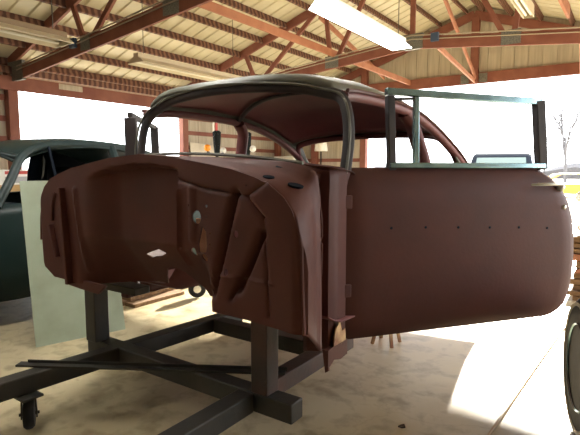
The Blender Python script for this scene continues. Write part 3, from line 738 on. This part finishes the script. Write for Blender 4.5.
# ---- dark old coupe on the left
bc = empty('vintage_coupe', (-4.75, 3.2, .0), 'dark teal black vintage coupe parked at left behind the pale panel', 'car')
BX = -4.75
def bgrid(name, rows, m, **k): return MB().grid(rows).build(name, m, bc, smooth=60, **k)
ys = [.3, .5, .8, 1.2, 1.6, 1.9, 2.3, 2.8, 3.3, 3.8, 4.3, 4.8, 5.2, 5.5]
def belt(y): return interp(y, [(.3, .75), (.5, .88), (1.2, .96), (1.8, .99), (3.0, 1.02), (4.0, 1.0), (5.0, .8), (5.5, .55)])
def bhw(y): return interp(y, [(.3, .35), (.5, .45), (1.2, .60), (1.8, .78), (3.2, .82), (4.3, .76), (5.2, .5), (5.5, .3)])
for s in (-1, 1):
    rows = []
    for q, o in ((0, .0), (.12, .03), (.35, .045), (.7, .03), (1, -.03)):
        rows.append([(BX + s*(bhw(y) + o), y, belt(y) + (.22 - belt(y))*q) for y in ys])
    bgrid('body_side', rows, M['black_car'], solid=.015)
    # pillars and window frame
    fr = curve([(BX+s*.80, 1.78, .98), (BX+s*.73, 1.93, 1.18), (BX+s*.66, 2.06, 1.36), (BX+s*.62, 2.25, 1.455), (BX+s*.61, 2.6, 1.485), (BX+s*.61, 3.0, 1.47), (BX+s*.62, 3.35, 1.41), (BX+s*.68, 3.6, 1.28), (BX+s*.80, 3.75, 1.0)], 5)
    MB().tube(fr, .032, 8, flat=1.2).build('window_frame', M['black_car'], bc, smooth=60)
    MB().tube([(BX+s*.80, 2.95, 1.0), (BX+s*.70, 2.95, 1.25), (BX+s*.62, 2.93, 1.47)], .04, 8).build('door_pillar', M['black_car'], bc)
    MB().tube([(BX+s*.79, 2.28, 1.0), (BX+s*.72, 2.30, 1.22), (BX+s*.64, 2.30, 1.45)], .012, 8).build('vent_post', M['black_in'], bc)
    for yy in (1.0, 4.4):
        pts = [(BX+s*(.72 if yy < 2 else .76), yy + .42*math.cos(t), .30 + .42*math.sin(t)) for t in [PI*k/12 for k in range(13)]]
        MB().tube(pts, [.06+.10*math.sin(PI*k/12) for k in range(13)], 10, flat=.8).build('fender', M['black_car'], bc, smooth=60)
    for yy in (1.0, 4.4):
        w_ = MB().lathe([(.12, -.07), (.28, -.08), (.33, -.04), (.33, .04), (.28, .08), (.12, .07)], (BX+s*.70, yy, .33), (1, 0, 0), 28).build('tyre', M['rubber'], bc)
bgrid('hood', [[(BX + bhw(y)*u, y, belt(y) + .10*(1-u*u)*(1 if y < 1.9 else 0.2)) for u in (-1, -.7, -.35, 0, .35, .7, 1)] for y in (.3, .5, .8, 1.2, 1.6, 1.9)], M['black_car'], solid=.01)
bgrid('tail', [[(BX + bhw(y)*u, y, belt(y) + .16*(1-u*u)) for u in (-1, -.7, -.35, 0, .35, .7, 1)] for y in (4.1, 4.3, 4.8, 5.2, 5.5)], M['black_car'], solid=.01)
BR = [(1.98, 1.40), (2.1, 1.47), (2.35, 1.535), (2.7, 1.56), (3.0, 1.55), (3.4, 1.49), (3.8, 1.36), (4.15, 1.13)]
bgrid('roof', [[(BX + u*interp(y, [(1.98, .60), (2.6, .64), (3.4, .66), (4.15, .74)]), y + .06*u*u*(1 if y < 2.3 else 0), zc - (.09 + .05*(y > 3.3))*abs(u)**3.2) for u in [-1 + k/8 for k in range(17)]] for y, zc in BR], M['black_car'], solid=.02)
MB().tube(curve([(BX+u*.62, 2.02+.06*u*u, 1.40-.05*abs(u)**3) for u in (-1, -.5, 0, .5, 1)], 5), .03, 8).build('windscreen_header', M['black_car'], bc, smooth=60)
MB().grid([[(BX-.75, y, .98), (BX-.5, y, .98), (BX+.5, y, .98), (BX+.75, y, .98)] for y in (1.8, 2.05)]).build('dashboard', M['black_in'], bc, solid=.01)
MB().box(BX-.62, BX+.62, 2.95, 3.10, .45, 1.28).build('seat_back', M['black_in'], bc, bevel=.05)
MB().grid([[(BX-.76, y, .95), (BX-.70, y, 1.25), (BX-.58, y, 1.50)] for y in (2.80, 3.2, 3.75)]).build('far_side_trim', M['black_in'], bc, solid=.02)
MB().box(BX-.72, BX+.72, 1.7, 4.2, .25, .30).build('cabin_floor', M['black_in'], bc)

# ---- things along the left wall, seen through windows
o = empty('printed_carton', (-8.4, 4.05, 0), 'white carton with a red headline on its side, seen through the coupe windscreen', 'box')
MB().box(-8.7, -8.2, 3.75, 4.6, 1.00, 1.24).build('carton', M['white_card'], o, bevel=.004)
MB().box(-8.205, -8.195, 3.85, 4.5, 1.17, 1.22).build('red_stripe', M['red_print'], o); MB().box(-8.205, -8.195, 3.85, 4.5, 1.03, 1.13).build('grey_panel', M['grey_print'], o)
sh = empty('storage_shelf', (-8.5, 4.2, 0), 'wooden storage shelf at the left wall holding cartons', 'shelf')
MB().box(-8.8, -8.1, 3.4, 4.75, .74, .778).build('shelf_board', M['brown_wood'], sh); MB().box(-8.8, -8.1, 3.4, 4.75, .30, .34).build('shelf_board', M['brown_wood'], sh)
for x in (-8.78, -8.16):
    for y in (3.42, 4.69): MB().box(x, x+.05, y, y+.05, 0, .74).build('leg', M['brown_wood'], sh)
o = MB().box(-8.72, -8.18, 3.7, 4.65, .779, .999).build('brown_carton', M['carton'], bevel=.004); tag(o, 'plain brown carton directly under the white printed carton on the wall shelf', 'box')
o = MB().prism([(-9.18, 8.98, 0), (-9.18, 10.2, 0), (-9.38, 10.2, 1.85), (-9.38, 8.98, 1.93)], (.02, 0, 0)).build('cream_sheet', M['cream_lamp'], smooth=0); tag(o, 'cream sheet leaning on the left wall, seen through the far front window', 'panel')
for k, (x, y, zt, am, lab) in enumerate(((-7.5, 8.0, 2.08, 1, 'black speckled upright with red and white tip, seen left of the centre pillar'), (-7.5, 9.05, 2.11, 0, 'black speckled upright seen right of the centre pillar'))):
    g = empty('speckled_upright', (x, y, 0), lab, 'equipment', 'black speckled uprights')
    MB().box(x-.16, x+.16, y-.16, y+.16, 0, .05).build('base', M['rubber'], g, bevel=.01)
    MB().tube([(x, y, .05), (x, y, zt-.5)], .035, 8).build('stem', M['rubber'], g)
    MB().tube([(x, y, zt-.55), (x, y, zt-.3), (x, y, zt-.03), (x, y, zt)], [.055, .08, .095, .06], 10).build('head', M['speckle'], g)
    if am:
        MB().beam((x-.03, y-.06, zt-.05), (x-.03, y-.06, 2.50), .03, .03).build('white_rod', M['white_paint'], g); MB().beam((x+.02, y-.03, zt-.05), (x+.02, y-.03, 2.42), .05, .03).build('red_rod', M['red_print'], g)
        MB().lathe([(.0, -.03), (.06, -.03), (.075, 0), (.05, .04), (.0, .05)], (x, y-.30, 1.70), (1, -1, 0), 16).build('amber_lamp', M['amber'], g); MB().tube([(x, y-.30, 1.62), (x, y-.15, 1.55), (x, y, 1.55)], .02, 6).build('lamp_arm', M['rubber'], g)
        MB().lathe([(.0, -.03), (.06, -.03), (.07, 0), (.0, .05)], (x, y+.20, 1.66), (1, -1, 0), 16).build('white_lamp', M['white_card'], g); MB().tube([(x, y+.20, 1.60), (x, y, 1.55)], .02, 6).build('lamp_arm', M['rubber'], g)
    else:
        MB().lathe([(.0, -.03), (.06, -.03), (.08, 0), (.0, .05)], (x+.12, y+.05, 1.72), (1, -1, 0), 16).build('white_lamp', M['white_card'], g)
g = empty('stand_lamp', (-7.5, 12.4, 0), 'cream shaded stand lamp at the far wall, seen through the rear window', 'lamp')
MB().lathe([(.0, 0), (.18, 0), (.18, .03), (.0, .04)], (-7.5, 12.4, 0), (0, 0, 1), 16).build('base', M['rubber'], g)
MB().tube([(-7.5, 12.4, .03), (-7.5, 12.4, 1.75)], .02, 6).build('stem', M['rubber'], g)
MB().lathe([(.20, 1.76), (.17, 2.02), (.0, 2.03)], (-7.5, 12.4, 0), (0, 0, 1), 16).build('shade', M['white_paint'], g)
g = empty('white_cabinet', (-8.6, 12.3, 0), 'white cabinet in the far corner, seen through the rear window', 'cabinet')
MB().box(-9.0, -8.25, 12.1, 12.7, 0.03, 1.62).build('body', M['white_card'], g, bevel=.01); MB().box(-8.98, -8.63, 12.085, 12.099, .08, 1.58).build('door', M['white_paint'], g, bevel=.004); MB().box(-8.62, -8.27, 12.085, 12.099, .08, 1.58).build('door', M['white_paint'], g, bevel=.004)
MB().box(-8.95, -8.3, 12.15, 12.65, 0, .03).build('plinth', M['rubber'], g)

# ---- outside
def far_car(name, x, y, rz, paint, label, hs=1.0):
    g = empty(name, (x, y, -.16), label, 'car'); g.rotation_euler.z = rz
    L, hw = 2.1, .9
    prof = [(-2.1, .55), (-2.0, .85), (-1.1, 1.0), (-.55, 1.55), (-.2, 1.64), (1.0, 1.62), (1.6, 1.1), (2.05, 1.0), (2.1, .5), (2.0, .3), (-2.0, .3)]
    def B(mb, nm, mm): 
        for p in mb.v: p.z *= hs
        me = mb.mesh(nm, mm); o = bpy.data.objects.new(nm, me); COL.objects.link(o); o.parent = g; return o
    rows = []
    for u in (-1, -.9, -.5, 0, .5, .9, 1):
        rows.append([(u*hw*(1 if z < 1.05 else .85), yy, z - (.06 if abs(u) == 1 and z > .4 else 0)) for yy, z in prof[:9]])
    B(MB().grid(rows), 'body', paint)
    B(MB().box(-hw*.95, hw*.95, -2.0, 2.0, .28, .95), 'chassis', paint)
    B(MB().prism([(-.66, -1.12, 1.06), (.66, -1.12, 1.06), (.62, -.66, 1.50), (-.62, -.66, 1.50)], (0, -.03, .02)), 'windscreen', M['glass_dark'])
    for sx in (-1, 1):
        for yy in (-1.35, 1.35): B(MB().lathe([(.1, -.09), (.30, -.1), (.33, 0), (.30, .1), (.1, .09)], (sx*.82, yy, .33), (1, 0, 0), 20), 'wheel', M['rubber'])
    return g
far_car('parked_car', -3.1, 15.2, math.radians(10), M['black_in'], 'dark car parked in the yard, its roof showing through the open door window', 1.13)
far_car('yellow_car', -2.0, 27.4, math.radians(80), M['yellow'], 'yellow vehicle parked far off beyond the door handle', .72)
def tree(x, y, h, seed, label):
    rnd = random.Random(seed); m = MB()
    def grow(p, d, l, r, depth):
        q = p + d*l
        m.tube([p, p + d*l*.5 + Vector((rnd.uniform(-.05, .05)*l, rnd.uniform(-.05, .05)*l, 0)), q], [r, r*.85, r*.7], 5, cap=False)
        if depth == 0: return
        for _ in range(rnd.choice((2, 3)) if depth > 1 else 3):
            nd = (d + Vector((rnd.uniform(-.7, .7), rnd.uniform(-.7, .7), rnd.uniform(-.1, .45)))).normalized()
            grow(p + d*l*rnd.uniform(.6, 1), nd, l*rnd.uniform(.6, .82), r*.6, depth - 1)
    grow(Vector((x, y, -.2)), Vector((rnd.uniform(-.06, .06), 0, 1)).normalized(), h*.28, h*.018, 5)
    tag(m.build('bare_tree', M['bark'], smooth=60), label, 'tree', 'bare winter trees beyond the yard')
tree(-5.0, 52, 10, 3, 'leafless tree right of the open door window, left of the yellow vehicle')
tree(-2.2, 66, 12, 8, 'leafless forked tree at the far right edge, above the yellow vehicle')
tree(-7.6, 58, 8, 12, 'faint leafless tree just left of the rear window post of the open door')
# low distant tree line
hd = MB()
rows = []
for k in range(61):
    x = -60 + 2*k; hgt = 1.5 + 1.1*noise.noise(Vector((x*.25, 3, 0))) + .5*noise.noise(Vector((x*1.1, 9, 0)))
    rows.append([(x, 74, -.2), (x, 73.6, hgt*.7), (x, 74.4, hgt), (x, 75.5, hgt*.6), (x, 76, -.2)])
tag(hd.grid(rows).build('hedgerow', M['bark'], smooth=60), 'low grey hedgerow along the far side of the yard', 'hedge', kind='stuff')
